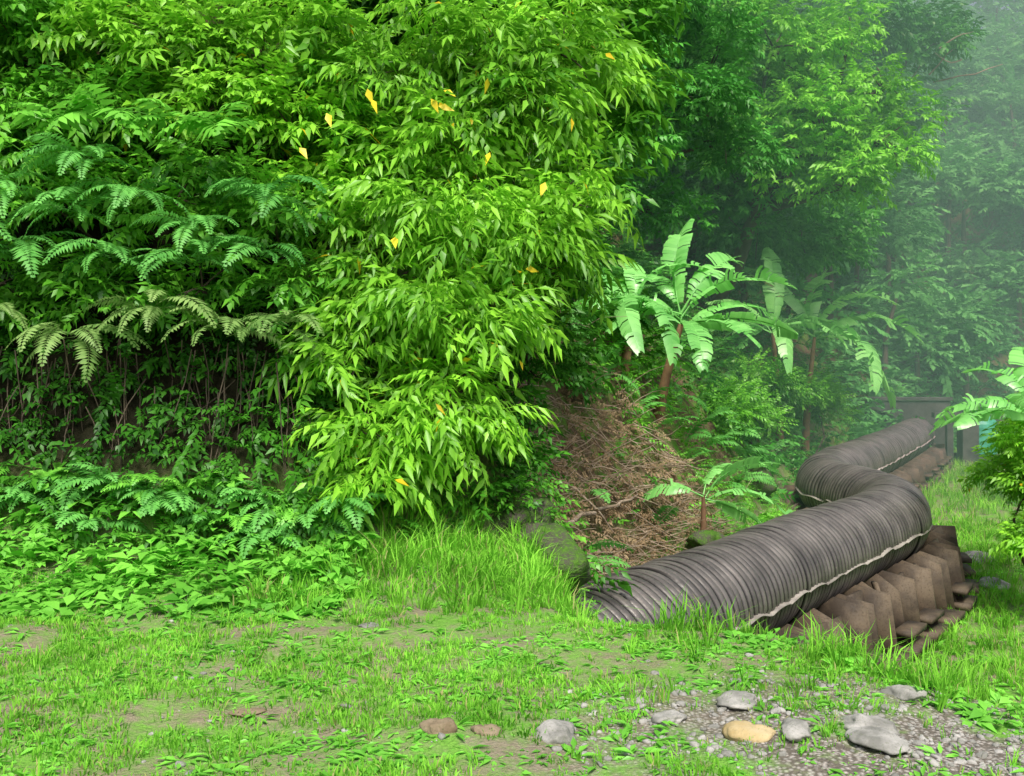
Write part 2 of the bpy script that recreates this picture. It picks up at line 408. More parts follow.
a = Acc(); T_y = [pack([leaf_vf(np.zeros(3), np.array([.6, .1, -.6]), .13, .07, np.array([0, -1., .6]), .2)]), pack([leaf_vf(np.zeros(3), np.array([-.3, -.3, -.8]), .13, .07, np.array([.2, -1., .3]), .2)])]
yp = [(-1.27,8.95,4.05),(-.73,8.95,4.05),(-.62,9.0,4.14),(-.22,9.1,4.28),(.3,8.95,3.3),(-1.67,8.95,3.92),(-1.0,8.5,2.75),(-1.3,8.95,4.14),(.12,8.75,2.5),(-.2,9.1,3.6),(-1.9,8.9,3.6),(-.66,8.95,3.98)]
a.add(T_y, np.array(yp), rots(rng.uniform(-.6, .6, len(yp)), rng.normal(0, .4, len(yp)), rng.normal(0, .3, len(yp))), 1.0)
a.obj('yellowed_leaves', M_yellow)

# ------------------------------------------------------------------ ferns
def fern(name, x, y, z, nf, temps, mat, sc=1., a0=-math.pi/2, spread=1.6, pitch=.1):
    par = empty(name, (x, y, z)); a = Acc()
    az = a0+np.linspace(-spread, spread, nf)+rng.normal(0, .2, nf)
    a.add(temps, np.zeros((nf, 3))+rng.normal(0, .03, (nf, 3)), rots(az, pitch+rng.normal(0, .25, nf), rng.normal(0, .25, nf)), sc*rng.uniform(.7, 1.15, nf))
    a.obj('fronds', mat, par)
for x, z in [(-4.45,3.1),(-3.8,2.9),(-3.15,3.15),(-2.6,2.85),(-2.1,3.15),(-4.1,2.5),(-3.4,2.6),(-2.8,2.45),(-2.2,2.6),(-4.7,2.7),(-3.6,3.4)]:
    fern('tree_fern', x+rng.normal(0, .08), 8.55+rng.uniform(-.1, .1), z+rng.normal(0, .06), 9, T_frond, M_fern, rng.uniform(.75, 1.0), spread=1.7, pitch=.0)
for x, z in [(-4.4,2.05),(-3.7,1.9),(-3.0,2.1),(-2.4,1.93),(-1.9,2.0)]:
    fern('drooping_fern', x, 8.3+rng.uniform(0, .15), z, 9, T_frond, M_fernpale, rng.uniform(.7, .9), spread=1.4, pitch=-.1)
for x, z in [(-3.9,3.75),(-3.5,3.8),(-2.9,3.75),(-2.5,3.7)]:
    fern('pinnate_leaf_plant', x, 8.6, z, 5, T_pinn, M_herb, 1.0, spread=1.2, pitch=.05)
for i in range(26):
    x = -4.5+.128*i+rng.normal(0, .08); y = 8.0+rng.uniform(-.1, .35)
    fern('ground_fern', x, y, .42+rng.uniform(-.15, .28), 8, T_fronds, M_fern if i % 3 else M_herb, rng.uniform(.8, 1.3), pitch=.05)

a = Acc()
for i in range(110):
    x = rng.uniform(-4.6, -1.7); y = 8.4+rng.uniform(-.1, .3); z0 = rng.uniform(1.3, 1.9); z1 = rng.uniform(.3, 1.1)
    v, f = limb((x, y+.1, z0), (x+rng.normal(0, .18), y-rng.uniform(-.1, .2), z1), .006, .003, .05, 5, 5); a.raw(v, f)
a.obj('hanging_roots', M_bark)
a = Acc(); n = 950
lx = rng.uniform(-4.8, -1.4, n); ly = rng.uniform(8.0, 9.6, n); lz = height(lx, ly)+rng.uniform(-.02, .15, n)
a.add(T_small, np.stack([lx, ly, lz], -1), rots(-1.57+rng.normal(0, .8, n), rng.normal(-.2, .4, n), rng.normal(0, .4, n)), rng.uniform(.7, 1.4, n), rng.uniform(-.4, .6, n))
a.obj('hollow_creeper', M_dark)

a = Acc(); n = 660
T_herb = [rosette(7, .15, .075, s) for s in range(4)]+[rosette(9, .10, .05, 9+s) for s in range(3)]
lx = rng.uniform(-4.9, -1.15, n); ly = 6.45+1.65*rng.random(n)**.6+.25*(vnoise(lx*1.7, lx*0+8.)-.5)
lz = height(lx, ly)+rng.uniform(-.02, .22, n)*sstep(6.9, 7.6, ly)
a.add(T_herb, np.stack([lx, ly, lz], -1), rots(rng.uniform(0, 6.28, n), rng.normal(-.1, .3, n), rng.normal(0, .3, n)), rng.uniform(.5, 1.3, n))
n = 80; lx = rng.uniform(1.2, 2.7, n); ly = np.interp(lx, EX, EY)+rng.uniform(-.6, .25, n)
a.add(T_herb[4:], np.stack([lx, ly, height(lx, ly)], -1), rots(rng.uniform(0, 6.28, n), rng.normal(.1, .2, n), rng.normal(0, .3, n)), rng.uniform(.6, 1.1, n))
a.obj('broadleaf_herbs', M_herb)

# ------------------------------------------------------------------ slope cover
def bare(x, y):   # the dry, open part of the bank
    return sstep(11.0, 12.2, y)*sstep(18.6, 17.0, y)*sstep(2.6, 1.6, foot_dist(x, y))
def slope_cover(name, n, xr, yr, srange, temps, mat, sc, thr=None, zoff=(.0, .25), nb=0.):
    x = rng.uniform(*xr, n*3); y = rng.uniform(*yr, n*3); s = foot_dist(x, y)
    m = (s > srange[0]) & (s < srange[1]) & (rng.random(n*3) > nb*bare(x, y))
    if thr is not None: m &= fbm(x*.7+thr[1], y*.7) > thr[0]
    x, y, s = x[m][:n], y[m][:n], s[m][:n]; k = len(x)
    e = .3
    gxn = -(height(x+e, y)-height(x-e, y)); gyn = -(height(x, y+e)-height(x, y-e))
    az = np.arctan2(gyn, gxn)+rng.normal(0, .7, k)
    a = Acc(); a.add(temps, np.stack([x, y, height(x, y)+rng.uniform(*zoff, k)], -1), rots(az, rng.normal(.25, .4, k), rng.normal(0, .4, k)), sc*rng.uniform(.7, 1.3, k))
    return a.obj(name, mat)
slope_cover('undergrowth', 3000, (-1, 9), (9, 31), (-.2, 7), T_small, M_mid, 1.25, (.50, 3), nb=.85)
slope_cover('undergrowth', 2400, (-1, 9), (9, 31), (-.3, 7), T_small, M_dark, 1.5, (.47, 30), (.0, .5), nb=.85)
slope_cover('creeper_cover', 2000, (-1, 9), (9, 28), (-.2, 5), T_small, M_herb, .8, (.50, 60), nb=.7)
slope_cover('fern_undergrowth', 230, (0, 9), (12, 28), (.2, 4), T_fronds, M_fern, 1.8, None, (.1, .5), nb=.8)
slope_cover('undergrowth', 1500, (-8, 4), (10, 22), (2, 12), T_med, M_dark, 2.0)
slope_cover('undergrowth', 3000, (2, 22), (24, 50), (-.5, 10), T_fine, M_treed, 1.0)
slope_cover('undergrowth', 2600, (12, 34), (36, 62), (-.8, 9), T_far, M_far, .8)

a = Acc()
for i in range(620):
    y = rng.uniform(11.8, 18.0); x = np.interp(y, FOOT[:, 1], FOOT[:, 0])-abs(rng.normal(0, 1.2))-.1
    z = float(height(x, y))+rng.uniform(.1, .45); L = rng.uniform(.25, .95); aa = rng.uniform(-.9, 1.0) + (math.pi if rng.random() < .5 else 0)
    v, f = limb((x, y-.15, z), (x+L*math.cos(aa), y-.2*L-.15, z+rng.normal(0, .4)*L), .010, .003, .12, 4, 4); a.raw(v, f)
a.obj('dry_twigs', M_barkp)
a = Acc(); n = 1500
y = rng.uniform(11.5, 18.5, n); x = np.interp(y, FOOT[:, 1], FOOT[:, 0])-np.abs(rng.normal(0, 1.1, n))-.1
a.add(T_small, np.stack([x, y-.1, height(x, y)+rng.uniform(.05, .35, n)], -1), rots(rng.uniform(-2.5, 0, n), rng.normal(-.1, .4, n), rng.normal(0, .6, n)), rng.uniform(.6, 1.3, n))
a.obj('dead_foliage', M_dry)
a = Acc()
for (x0, y0), (x1, y1), dz, r_ in [((.62,13.2),(2.0,15.9),.52,.038), ((.9,13.4),(1.8,15.0),.42,.024), ((.7,14.2),(1.5,14.6),.6,.02)]:
    v, f = limb((x0, y0, float(height(x0, y0))+dz), (x1, y1, float(height(x1, y1))+dz), r_, r_*.5, .02, 9); a.raw(v, f)
a.obj('fallen_branch', M_barkp, smooth=True)

# ------------------------------------------------------------------ trees
def tree(name, base, lumps, temps, mat, dens, r0=.18, sc=1., **kw):
    bz = float(height(base[0], base[1]))-.2
    par = empty(name, (base[0], base[1], bz)); off = -np.array(par.location)
    a = Acc(); w = Acc()
    L = np.array(lumps); top = L[:, :3].mean(0); b = np.array([base[0], base[1], bz])
    fork = b+(top-b)*.55; v, f = limb(b, fork, r0, r0*.6, .04, 8, 10); w.raw(v, f)
    for (x, y, z, r) in lumps:
        c = np.array([x, y, z]); v, f = limb(fork, c, r0*.45, r0*.12, .08, 7); w.raw(v, f)
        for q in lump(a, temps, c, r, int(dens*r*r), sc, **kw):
            v, f = limb(c, q, r0*.12, r0*.05, .06, 4, 5); w.raw(v, f)
    o = a.obj('crown', mat, par); o.location = off
    o = w.obj('trunk_and_limbs', M_bark, par); o.location = off
tree('broadleaf_tree', (6.5, 33), [(8.7,28.5,8.9,1.7),(10.6,28.5,8.0,1.2),(7.0,28.5,7.6,1.4),(9.4,28.2,6.6,1.0),(10.8,29,9.6,1.0),(7.6,29,10.8,1.6),(5.6,29,9.6,1.5),(10,29.5,11.4,1.2),(8.3,28.4,7.6,1.2),(6.0,29,11.8,1.5)], T_tree, M_tree, 185, .3, .68, tv=.4)
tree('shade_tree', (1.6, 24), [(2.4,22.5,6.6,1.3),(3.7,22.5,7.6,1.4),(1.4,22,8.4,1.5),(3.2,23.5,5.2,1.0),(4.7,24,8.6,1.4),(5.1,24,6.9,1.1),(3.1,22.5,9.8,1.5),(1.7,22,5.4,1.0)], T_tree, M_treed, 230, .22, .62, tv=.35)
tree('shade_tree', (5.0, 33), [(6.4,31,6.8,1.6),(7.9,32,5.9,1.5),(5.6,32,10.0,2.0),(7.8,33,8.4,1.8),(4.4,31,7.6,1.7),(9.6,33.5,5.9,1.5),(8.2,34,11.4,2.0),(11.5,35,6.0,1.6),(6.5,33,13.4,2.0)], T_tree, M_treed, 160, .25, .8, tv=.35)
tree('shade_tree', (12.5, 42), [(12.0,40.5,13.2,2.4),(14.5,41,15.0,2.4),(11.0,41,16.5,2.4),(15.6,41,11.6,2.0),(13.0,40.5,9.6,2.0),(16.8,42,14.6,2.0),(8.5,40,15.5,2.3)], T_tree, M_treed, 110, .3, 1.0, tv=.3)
tree('hillside_tree', (0, 13.5), [(.9,12.6,4.9,.75),(.3,13,5.8,.9),(1.4,13,6.0,.8),(.8,12.8,3.9,.6),(-.8,13,6.2,1.1)], T_med, M_mid, 440, .15, 1.4, tv=.3)
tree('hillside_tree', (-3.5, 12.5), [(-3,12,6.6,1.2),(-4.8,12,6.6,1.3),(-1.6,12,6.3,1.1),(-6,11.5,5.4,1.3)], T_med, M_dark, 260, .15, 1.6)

a = Acc(); w = Acc(); cnt = 0
for i in range(4000):
    x = rng.uniform(-6, 75); y = rng.uniform(34, 85); s = float(foot_dist(x, y))
    if s < 1.0 or s > 32 or x/y > .66 or x/y < .05 or cnt > 215: continue
    cnt += 1; r = rng.uniform(1.6, 3.2); z = float(height(x, y)); hh = rng.uniform(1.0, 6.0)
    v, f = limb((x, y, z-.3), (x, y, z+hh), .18, .08, .04, 4); w.raw(v, f)
    lump(a, T_far, (x, y, z+hh), r, int(27*r*r), rng.uniform(.7, .95), tb=rng.uniform(-.5, .7), subs=5)
far = empty('distant_forest', (20, 55, 0))
o = a.obj('canopy', M_far, far); o.location = (-20, -55, 0)
o = w.obj('trunks', M_bark, far); o.location = (-20, -55, 0)
a = Acc()
for i in range(10):
    x = rng.uniform(16, 23); y = 42+rng.uniform(-2, 2); z = rng.uniform(13, 17)
    v, f = limb((x, y, z), (x+rng.uniform(-3, 3), y-1, z+rng.uniform(-.5, 1.5)), .04, .012, .1, 6); a.raw(v, f)
a.obj('bare_branches', M_barkp)

shrub('roadside_shrub', [(8.8,16.9,-.5,.6),(8.95,17.1,.2,.5),(9.6,18,-.1,.9),(8.85,16.5,-1.3,.5)], T_med, M_bright, 230, (9.3, 17.8, -2.2), 1.0, tb=.4)
shrub('roadside_shrub', [(15.2,27,-.6,1.0),(16.2,28,.2,1.2),(17.4,30,.6,1.5)], T_tree, M_tree, 90, (16, 28, -2.2), .6)
shrub('bankside_shrub', [(6.6,27.6,.1,.8),(7.2,28.8,.9,.8),(8.5,30,.5,.8),(9.9,32.8,.4,1.0),(5.7,25.8,.6,.7),(4.8,23.6,.4,.6)], T_small, M_mid, 190, (7, 29, -1.5), 1.6, tv=.5)

# ------------------------------------------------------------------ banana plants
def banana_leaf(L, W, droop, seed, torn=.5):
    r = np.random.default_rng(seed); n = 26; parts = []
    P = lambda t: np.array([L*t*(1-.18*t*t*droop), 0, L*(.55*t-(.45+.75*droop)*t*t)])
    for k in range(6): parts.append(rib(P(k/6), P((k+1)/6), .022*(1-.13*k)))
    for sd in (1, -1):
        ang = r.normal(0, .1)
        for i in range(n):
            t0 = .12+.88*i/n; t1 = .12+.88*(i+1)/n
            if r.random() < torn*.5: ang = r.normal(-.1, .35); t1 -= .010
            wd = lambda t: W*.5*max(.04, math.sin(math.pi*min(1, (t-.08)/.94)))**.55
            p0, p1 = P(t0), P(t1); tan = (p1-p0)/np.linalg.norm(p1-p0); nrm = np.cross(tan, [0, 1, 0]); nrm = nrm if nrm[2] > 0 else -nrm
            o = np.array([0, sd, 0])*math.cos(ang)+nrm*(math.sin(ang)+.22)+tan*.22
            j = r.uniform(.88, 1.02)
            a0, a1 = p0+o*wd(t0)*j*.55, p1+o*wd(t1)*j*.55
            dn = -np.array([0, 0, 1])*.10*W
            b0, b1 = p0+o*wd(t0)*j+dn, p1+o*wd(t1)*j+dn
            parts.append(([p0, p1, a0, a1, b0, b1], [(0, 1, 3), (0, 3, 2), (2, 3, 5), (2, 5, 4)]))
    return pack(parts)
BL = [banana_leaf(1.9, .50, d, s, t) for d, s, t in [(.3,1,.6),(.6,2,.8),(.9,3,.7),(.1,4,.5),(.7,5,.9)]]
def banana(x, y, z, H, nl, sc, azs=None, pitches=None, r=.11, lean=(0, 0)):
    par = empty('banana_plant', (x, y, z)); w = Acc()
    t = np.linspace(0, 1, 8)
    pts = np.stack([lean[0]*t**1.5, lean[1]*t, -.2+(H+.2)*t], -1); v, f = tube_vf(pts, r*(1.25-.75*t), 12); w.raw(v, f)
    w.obj('pseudostem', M_bstem, par, True)
    az = np.array(azs) if azs is not None else np.arange(nl)*2.4+rng.uniform(0, 6)
    nl = len(az); pt = np.array(pitches) if pitches is not None else rng.uniform(-.1, .9, nl)
    a = Acc(); a.add(BL, np.tile(pts[-1]-[0, 0, .08], (nl, 1))+np.array([0, 0, .03])*np.arange(nl)[:, None], rots(az, pt, rng.normal(0, .35, nl)), sc*rng.uniform(.85, 1.1, nl))
    a.obj('leaves', M_banana, par)
H0 = lambda x, y: float(height(x, y))
banana(2.85, 19.6, .45, 1.95, 9, 1.15, [0.1,-.35,-.9,-1.5,2.9,3.6,1.2,-.05,2.2,-2.4,.5], [.25,-.1,-.25,-.35,.5,.1,1.1,.6,.9,-.2,.8], lean=(.45, -.2))
banana(2.1, 19.2, .8, 1.9, 6, 1.0, [3.0,1.4,2.4,-1.9,.4,-1.1,3.5], [.6,1.2,.7,.1,.9,-.2,.2], lean=(.25, 0))
banana(9.0, 30.6, -1.2, 3.6, 9, 1.7, [.0,-.3,3.1,3.5,1.2,1.8,-1.1,.25,2.6], [.35,-.15,.4,0,1.2,.9,-.2,.75,.7], lean=(.3, 0))
banana(7.9, 29.4, -.6, 3.1, 7, 1.4, [.2,2.9,3.4,1.5,-1.6,-.5], [.5,.6,0,1.2,.1,.1], lean=(-.2, 0))
banana(8.75, 16.6, -2.3, 3.0, 8, .95, [3.1,2.7,3.5,-2.2,1.5,.2,-1.3,2.2], [.5,.15,-.05,.3,1.1,.4,.0,.8])
banana(3.0, 15.6, -1.3, .85, 5, .85, [-.05,.3,-.65,2.8,.9], [.2,.5,-.5,.1,.6], r=.06)

# ------------------------------------------------------------------ pipe
def crom(P, n=40):
    out = []
    Q = np.vstack([2*P[0]-P[1], P, 2*P[-1]-P[-2]])
    for i in range(1, len(Q)-2):
        p0, p1, p2, p3 = Q[i-1:i+3]
        for t in np.linspace(0, 1, n, endpoint=False):
            out.append(.5*((2*p1)+(-p0+p2)*t+(2*p0-5*p1+4*p2-p3)*t*t+(-p0+3*p1-3*p2+p3)*t**3))
    out.append(P[-1]); return np.array(out)
C = crom(PIPE); seg = np.r_[0, np.cumsum(np.linalg.norm(np.diff(C, axis=0), axis=1))]
TOT = seg[-1]; ZC = -1.3; R0 = .66
def cen(s):
    return np.stack([np.interp(s, seg, C[:, 0]), np.interp(s, seg, C[:, 1])], -1)
def frame(s):
    p = cen(s); t = cen(np.minimum(s+.35, TOT))-cen(np.maximum(s-.35, 0)); t /= np.linalg.norm(t, axis=-1, keepdims=True)
    return p, t, np.stack([t[:, 1], -t[:, 0]], -1)
pipe = empty('corrugated_pipe', (5, 16, ZC)); poff = (-5, -16, -ZC)
pitch_ = .135; per = 10
ns = int(TOT/pitch_*per); s = np.linspace(0, TOT, ns)
ph = (s/pitch_) % 1.0
sh_ = np.abs(np.sin(math.pi*ph))
prof = .042*sh_**.55
sec = np.floor(s/(pitch_*8)); rs = np.random.default_rng(5).normal(0, .012, 400)[sec.astype(int)]
P, T, U = frame(s)
SEG = 56; th = np.linspace(0, 2*math.pi, SEG, endpoint=False)
rib_i = (s/pitch_).astype(int); rp = np.random.default_rng(6)
wob = .008*rp.normal(0, 1, rib_i.max()+3)[rib_i]
rr = (R0+prof+rs)[:, None]*np.ones(SEG)[None]
rr = rr-.03*(np.sin(th) < -.02)[None]
Vx = P[:, None, 0]+U[:, None, 0]*rr*np.cos(th); Vy = P[:, None, 1]+U[:, None, 1]*rr*np.cos(th)
Vz = ZC+rr*np.sin(th)+wob[:, None]
groove_shade = np.repeat(np.clip(sstep(.66, .18, sh_)+.12*rp.random(rib_i.max()+3)[rib_i]*2, 0, 1), SEG)  # painted shade mask: dark between ribs, plus random tone per rib
ii = np.arange(ns*SEG).reshape(ns, SEG); j2 = np.roll(ii, -1, axis=1)
Fp = np.stack([ii[:-1], j2[:-1], j2[1:], ii[1:]], -1).reshape(-1, 4)
o = link(raw_mesh('ribbed_shell', np.stack([Vx, Vy, Vz], -1).reshape(-1, 3), Fp, 4, M_pipe, True, attrs=dict(groove_shade=groove_shade)), pipe); o.location = poff
def ribbon_solid(name, inner, outer, thick, mat, parent):
    n = len(inner); t = np.array([0, 0, thick])
    V = np.stack([inner+t/2, outer+t/2, outer-t/2, inner-t/2], 1).reshape(-1, 3)
    k = np.arange(n-1)*4; F = []
    for a_, b_ in ((0, 1), (1, 2), (2, 3), (3, 0)): F.append(np.stack([k+a_, k+b_, k+b_+4, k+a_+4], -1))
    o = link(raw_mesh(name, V, np.concatenate(F), 4, mat), parent); o.location = poff
s2 = np.linspace(0, TOT, int(TOT/.03)); P2, T2, U2 = frame(s2)
scal = np.abs(np.sin(math.pi*(s2+.5*vnoise(s2*.7, s2*0+5.))/.75))**.6
nz = vnoise(s2*2.6, s2*0+3.3)-.5
for sd, nm in ((1, 'side_flange'), (-1, 'back_flange')):
    zz = ZC-.01-.05*(1-scal)+.07*nz
    inn = np.c_[P2+sd*U2*(R0-.05), zz]; out = np.c_[P2+sd*U2*(R0+.045+.025*scal+.03*nz)[:, None], zz-.03+.02*nz]
    ribbon_solid(nm, inn, out, .010, M_flange, pipe)
def boxv(c, ax, ay, az, hx, hy, hz):
    V = []
    for i in (-1, 1):
        for j in (-1, 1):
            for k in (-1, 1): V.append(c+ax*hx*i+ay*hy*j+az*hz*k)
    F = [(0,1,3),(0,3,2),(4,6,7),(4,7,5),(0,4,5),(0,5,1),(2,3,7),(2,7,6),(0,2,6),(0,6,4),(1,5,7),(1,7,3)]
    return np.array(V), np.array(F)
# each support: two upright gusset plates hugging the shell, a broad leaning board between them, base timbers
sb = np.arange(4.2, TOT-2, 1.0)
Pb, Tb, Ub = frame(sb); br = Acc(); up = np.array([0, 0, 1.])
rb = np.random.default_rng(8)
for p, t, u in zip(Pb, Tb, Ub):
    c = np.array([p[0], p[1], ZC]); t3 = np.array([t[0], t[1], 0])
    BOT = -1.35+.3*float(sstep(16, 24, p[1]))
    for sd in (1, -1):
        u3 = np.array([u[0], u[1], 0])*sd
        a_ = c+u3*(.80+rb.normal(0, .03))+up*(-.42+rb.normal(0, .06)); b_ = c+u3*(1.08+rb.normal(0, .10))+up*(BOT+.02)
        ax = (b_-a_); L = np.linalg.norm(ax); ax /= L; q = t3+rb.normal(0, .12)*up+rb.normal(0, .40)*u3; q -= ax*(q@ax); q /= np.linalg.norm(q); nn = np.cross(ax, q)
        br.raw(*boxv((a_+b_)/2, ax, q, nn, L/2, .25, .03))
        for e in (-.36, .36):
            o3 = c+t3*(e+rb.normal(0, .03)); k_ = rb.normal(0, .07)
            tri = [o3+u3*.50+up*(-.48), o3+u3*.70+up*(-.30), o3+u3*(1.16+k_)+up*(-.40+k_), o3+u3*(1.30+k_)+up*BOT, o3+u3*.40+up*BOT]
            V = np.array([x+t3*.02 for x in tri]+[x-t3*.02 for x in tri])
            F = [(0,1,2),(0,2,3),(0,3,4),(5,7,6),(5,8,7),(5,9,8)]+[(i, 5+i, (i+1) % 5) for i in range(5)]+[((i+1) % 5, 5+i, 5+(i+1) % 5) for i in range(5)]
            br.raw(V, F)
        br.raw(*boxv(c+u3*1.34+up*(BOT+.12), u3, t3, up, .16, .40, .05))
        if rb.random() < .6: br.raw(*boxv(c+u3*1.30+up*(BOT+.36), u3, t3, up, .14, .36, .04))
    br.raw(*boxv(c+up*(BOT+.03), np.array([u[0], u[1], 0]), t3, up, 1.2, .10, .07))
o = br.obj('support_brackets', M_rust, pipe); o.location = poff

# ------------------------------------------------------------------ concrete intake wall & tank
def bevel_box(name, c, h, mat, parent, rz=0., bev=.02):
    me = bpy.data.meshes.new(name); V, F = boxv(np.zeros(3), *np.eye(3), *h)
    Fq_ = [(0,1,3,2),(4,6,7,5),(0,4,5,1),(2,3,7,6),(0,2,6,4),(1,5,7,3)]
    me.from_pydata([tuple(v) for v in V], [], Fq_); me.materials.append(mat)
    o = bpy.data.objects.new(name, me); link(o, parent); o.location = c; o.rotation_euler[2] = rz
    b = o.modifiers.new('bevel', 'BEVEL'); b.width = bev; b.segments = 2
    return o
wl = empty('concrete_intake_wall', (15.5, 38.5, -2.3))
bevel_box('back_wall', (-.3, 1.6, 1.15), (2.3, .15, 1.2), M_conc, wl, -.1, .03)
bevel_box('coping', (-.3, 1.6, 2.44), (2.4, .22, .07), M_conc, wl, -.1, .02)
bevel_box('side_pier', (1.85, -.6, .75), (.30, .35, 1.05), M_conc, wl, -.1, .03)
bevel_box('gate_post', (1.15, -.6, .65), (.12, .12, .95), M_conc, wl, -.1, .02)
bevel_box('pier_beam', (1.4, -.6, 1.9), (.85, .18, .10), M_conc, wl, -.1, .02)
tk = empty('water_tank', (18.1, 38.6, -2.3))
me = bpy.data.meshes.new('tank_body')
bm = bmesh.new()
prof_t = [(.0,0),(.62,0),(.66,.06)]+[(.66+.012*(i % 2), .15+.13*i) for i in range(9)]+[(.6,1.32),(.35,1.5),(.16,1.55),(.16,1.64),(0,1.64)]
rings = []
for r_, z_ in prof_t: rings.append([bm.verts.new((r_*math.cos(k*math.pi/16), r_*math.sin(k*math.pi/16), z_+.35)) for k in range(32)])
for A, B in zip(rings[:-1], rings[1:]):
    for k in range(32): bm.faces.new((A[k], A[(k+1) % 32], B[(k+1) % 32], B[k]))
bmesh.ops.remove_doubles(bm, verts=bm.verts, dist=1e-5)
bm.to_mesh(me); me.materials.append(M_tank); link(bpy.data.objects.new('tank_body', me), tk)
bevel_box('tank_plinth', (0, 0, .17), (.8, .8, .17), M_conc, tk)

# ------------------------------------------------------------------ rocks
def rock(name, x, y, r, mat, flat=.6, seed=0, z=None, sub=4):
    bm = bmesh.new(); bmesh.ops.create_icosphere(bm, subdivisions=sub, radius=1)
    r_ = np.random.default_rng(seed); pl = [(Vector(r_.normal(0, 1, 3)).normalized(), r_.uniform(.55, .85)) for _ in range(9)]
    for v in bm.verts:
        d = v.co.normalized(); k = 1.
        for n_, h_ in pl:
            q = d.dot(n_)
            if q > .05: k = min(k, h_/q)
        nn = float(fbm(np.array(d.x*2+seed+20), np.array(d.y*2+d.z*1.5+20)))
        v.co = d*(k*.85+.5*(nn-.45))
        v.co.z *= flat; v.co.x *= 1.2
    me = bpy.data.meshes.new(name); bm.to_mesh(me); me.materials.append(mat)
    for p in me.polygons: p.use_smooth = True
    o = bpy.data.objects.new(name, me); o.scale = (r, r, r); o.rotation_euler[2] = r_.uniform(0, 6)
    o.location = (x, y, (H0(x, y) if z is None else z)+r*flat*.05); link(o); return o
for i, (px, py, r, mt, fl) in enumerate([(-.33,4.52,.085,M_rockb,.6),(-.13,4.52,.075,M_rockb,.6),(.2,4.5,.13,M_rock,.5),(1.1,4.55,.13,M_rocky,.45),(1.29,4.5,.11,M_rock,.55),
        (1.62,4.55,.13,M_rock,.55),(1.63,4.38,.15,M_rock,.35),(1.98,5.0,.11,M_rock,.45),(1.13,4.95,.13,M_rock,.45),(.75,4.75,.09,M_rock,.45),(-.9,6.3,.08,M_rock,.4),(-1.3,4.9,.09,M_rockb,.3)]):
    rock('rock', px, py, r, mt, fl, i+1)
rock('mossy_boulder', .32, 8.40, .44, M_moss, .95, 31, .0)
rock('mossy_boulder', .0, 8.9, .45, M_moss, .9, 32, .2)
rock('mossy_boulder', 2.35, 14.2, .35, M_moss, .8, 33)
rock('mossy_boulder', 2.95, 15.3, .30, M_moss, .7, 34, -1.1)
rock('boulder', 4.6, 17.8, .5, M_moss, .7, 35)
rock('boulder', 5.6, 23.5, .6, M_moss, .8, 36)
rock('boulder', 9.6, 20.5, .4, M_rock, .5, 37)
rock('boulder', 9.0, 18.8, .35, M_rock, .4, 38)
a = Acc(); bm = bmesh.new(); bmesh.ops.create_icosphere(bm, subdivisions=2, radius=1)
iv = np.array([v.co[:] for v in bm.verts]); iF = np.array([[v.index for v in f.verts] for f in bm.faces]); T_st = []
for k in range(6):
    r_ = np.random.default_rng(k+50); q = np.ones(len(iv))
    for _ in range(8):
        n_ = r_.normal(0, 1, 3); n_ /= np.linalg.norm(n_); dd = iv@n_; h_ = r_.uniform(.5, .85); q = np.where(dd > .05, np.minimum(q, h_/np.maximum(dd, .05)), q)
    T_st.append((iv*q[:, None]*[1.2, 1, .6], iF))
n = 13000; x = rng.uniform(-3.6, 3.4, n); y = rng.uniform(4.0, 6.6, n)
gm = sstep(-.6, 1.3, x)*sstep(5.5, 4.6, y-.05*x)+.035
m = rng.random(n) < gm*sstep(.35, .5, fbm(x*1.5+4, y*1.5))*1.3; x, y = x[m], y[m]; n = len(x)
a.add(T_st, np.stack([x, y, height(x, y)+.002], -1), rots(rng.uniform(0, 6.28, n), rng.normal(0, .2, n), rng.normal(0, .2, n)), .005+.024*rng.random(n)**4)
a.obj('gravel', M_rock, smooth=False)

# ------------------------------------------------------------------ grass
T_gs = [tuft(9, .042, .0065, .05, s) for s in range(6)]
T_gm = [tuft(11, .17, .010, .06, 10+s) for s in range(5)]
T_gl = [tuft(12, .34, .014, .08, 20+s) for s in range(5)]
T_wd = [rosette(6, .045, .022, 30+s, .35, leaf2) for s in range(3)]+[rosette(5, .028, .02, 40+s, .2, leaf2) for s in range(3)]+[rosette(8, .08, .022, 50+s, .45, leaf2) for s in range(2)]
def grass(name, n, xr, yr, temps, sc, mask=None, mat=M_grass):
    x = rng.uniform(*xr, n); y = rng.uniform(*yr, n)
    keep = foot_dist(x, y) < .5
    if mask is not None: keep &= rng.random(n) < mask(x, y)
    x, y = x[keep], y[keep]; n = len(x)
    a = Acc(); a.add(temps, np.stack([x, y, height(x, y)-.004], -1), rots(rng.uniform(0, 6.28, n), rng.normal(0, .15, n), rng.normal(0, .15, n)), sc*rng.uniform(.5, 1.4, n),
                     np.clip(fbm(x*2, y*2)*1.8-.25+rng.normal(0, .3, n), -.2, 1.3)); return a.obj(name, mat)
gravf = lambda x, y: np.clip(sstep(-.5, 1.3, x)*sstep(5.4, 4.6, y-.05*x), 0, 1)
pm = lambda x, y: np.clip((.05+.95*sstep(.40, .58, fbm(x*2.3+9, y*2.3+2)))*(1-.8*gravf(x, y)), 0, 1)
pw = lambda x, y: np.clip((.10+.9*sstep(.40, .58, fbm(x*2.9+39, y*2.9+12)))*(1-.7*gravf(x, y)), 0, 1)
grass('lawn_grass', 21000, (-4.6, 4.2), (3.9, 8.2), T_gs, 1.0, pm)
grass('lawn_weeds', 14000, (-4.6, 4.2), (3.9, 8.0), T_wd, .95, pw, M_herb)
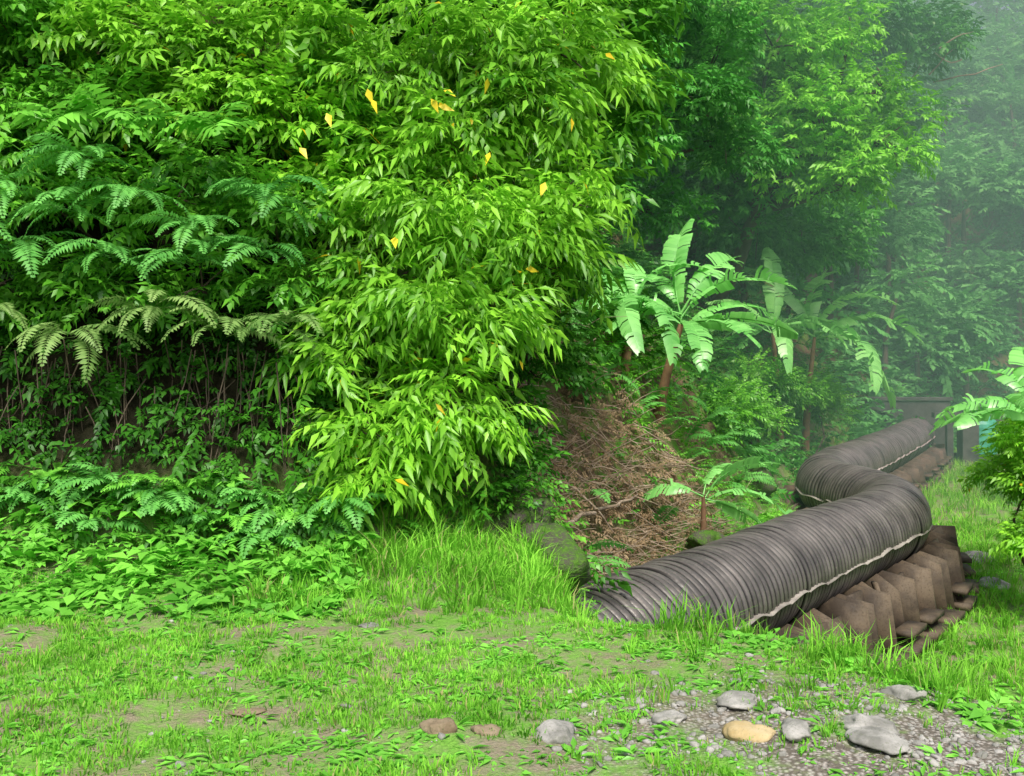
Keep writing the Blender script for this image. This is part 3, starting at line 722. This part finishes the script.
grass('meadow_grass', 1500, (-4.5, 4), (4.0, 8.4), T_gm, .6, lambda x, y: sstep(.53, .63, fbm(x*2.6, y*2.6+50))*.7+.03)
grass('bank_grass', 900, (-1.9, .9), (6.6, 8.6), T_gm, .9, lambda x, y: sstep(6.5, 7.3, y)*.8)
grass('tall_grass', 330, (-1.6, .4), (7.4, 8.6), T_gl, .7)
grass('tall_grass', 520, (.9, 2.9), (4.5, 6.6), T_gl, .55, lambda x, y: sstep(-.8, -.2, y-np.interp(x, EX, EY))*sstep(.5, .2, y-np.interp(x, EX, EY))*sstep(.44, .56, fbm(x*2+7, y*2)))
def offpipe(x, y):
    xc = np.interp(y, PIPE[:, 1], PIPE[:, 0]); return (np.abs(x-xc) > 1.6)*1.0
grass('meadow_grass', 7500, (3, 14), (6.5, 24), T_gm, 1.3, lambda x, y: offpipe(x, y)*sstep(0, .3, x-np.interp(y, PIPE[:, 1], PIPE[:, 0])))
grass('meadow_grass', 3500, (8, 22), (20, 42), T_gl, 1.0, lambda x, y: offpipe(x, y))
grass('meadow_weeds', 2500, (4, 12), (8, 22), T_wd, 3.0, lambda x, y: offpipe(x, y)*.7, M_herb)
grass('bank_grass', 2000, (.3, 7), (9, 26), T_gm, 1.1, lambda x, y: sstep(0, -.3, x-np.interp(y, PIPE[:, 1], PIPE[:, 0])+.8))
slope_cover('bank_moss', 2600, (.3, 7), (9, 25), (-1.2, .6), T_small, M_herb, .55, (.42, 90), (0, .08), nb=.4)

# ------------------------------------------------------------------ valley mist (a thin fog bank filling the valley)
me = bpy.data.meshes.new('valley_mist'); V, F = boxv(np.array([34., 64., 22.]), *np.eye(3), 50., 44., 26.)
me.from_pydata([tuple(v) for v in V], [], [(0,1,3,2),(4,6,7,5),(0,4,5,1),(2,3,7,6),(0,2,6,4),(1,5,7,3)])
mm = NT('mist'); vs = mm.n('ShaderNodeVolumeScatter'); vs.inputs['Color'].default_value = (.48, 1, .72, 1); vs.inputs['Density'].default_value = .011; vs.inputs['Anisotropy'].default_value = 0
mm.l(vs.outputs[0], mm.out.inputs['Volume']); me.materials.append(mm.m)
link(bpy.data.objects.new('valley_mist', me))

# ------------------------------------------------------------------ light, world, camera
w = bpy.data.worlds.new('World'); scene.world = w; w.use_nodes = True
nt = w.node_tree; bg = nt.nodes['Background']; sky = nt.nodes.new('ShaderNodeTexSky'); sky.sky_type = 'NISHITA'; sky.sun_disc = False
sv = Vector((.08, -.62, .88)).normalized()
sky.sun_elevation = math.asin(sv.z); sky.sun_rotation = math.atan2(sv.x, sv.y); sky.dust_density = 5; sky.air_density = 1
nt.links.new(sky.outputs[0], bg.inputs[0]); bg.inputs[1].default_value = .15
sl = bpy.data.lights.new('sun', 'SUN'); sl.energy = 4.2; sl.angle = math.radians(14); sl.color = (1, .96, .87)
so = bpy.data.objects.new('sun', sl); so.rotation_euler = sv.to_track_quat('Z', 'Y').to_euler(); link(so); so.location = (-10, -10, 30)
cam = bpy.data.cameras.new('camera'); co = bpy.data.objects.new('camera', cam); link(co)
co.location = (0, 0, 1.7); co.rotation_euler = (math.radians(90), 0, 0)
cam.sensor_width = 36; cam.lens = 35; cam.shift_y = -28/1024; cam.clip_end = 1500; cam.clip_start = .05
scene.camera = co
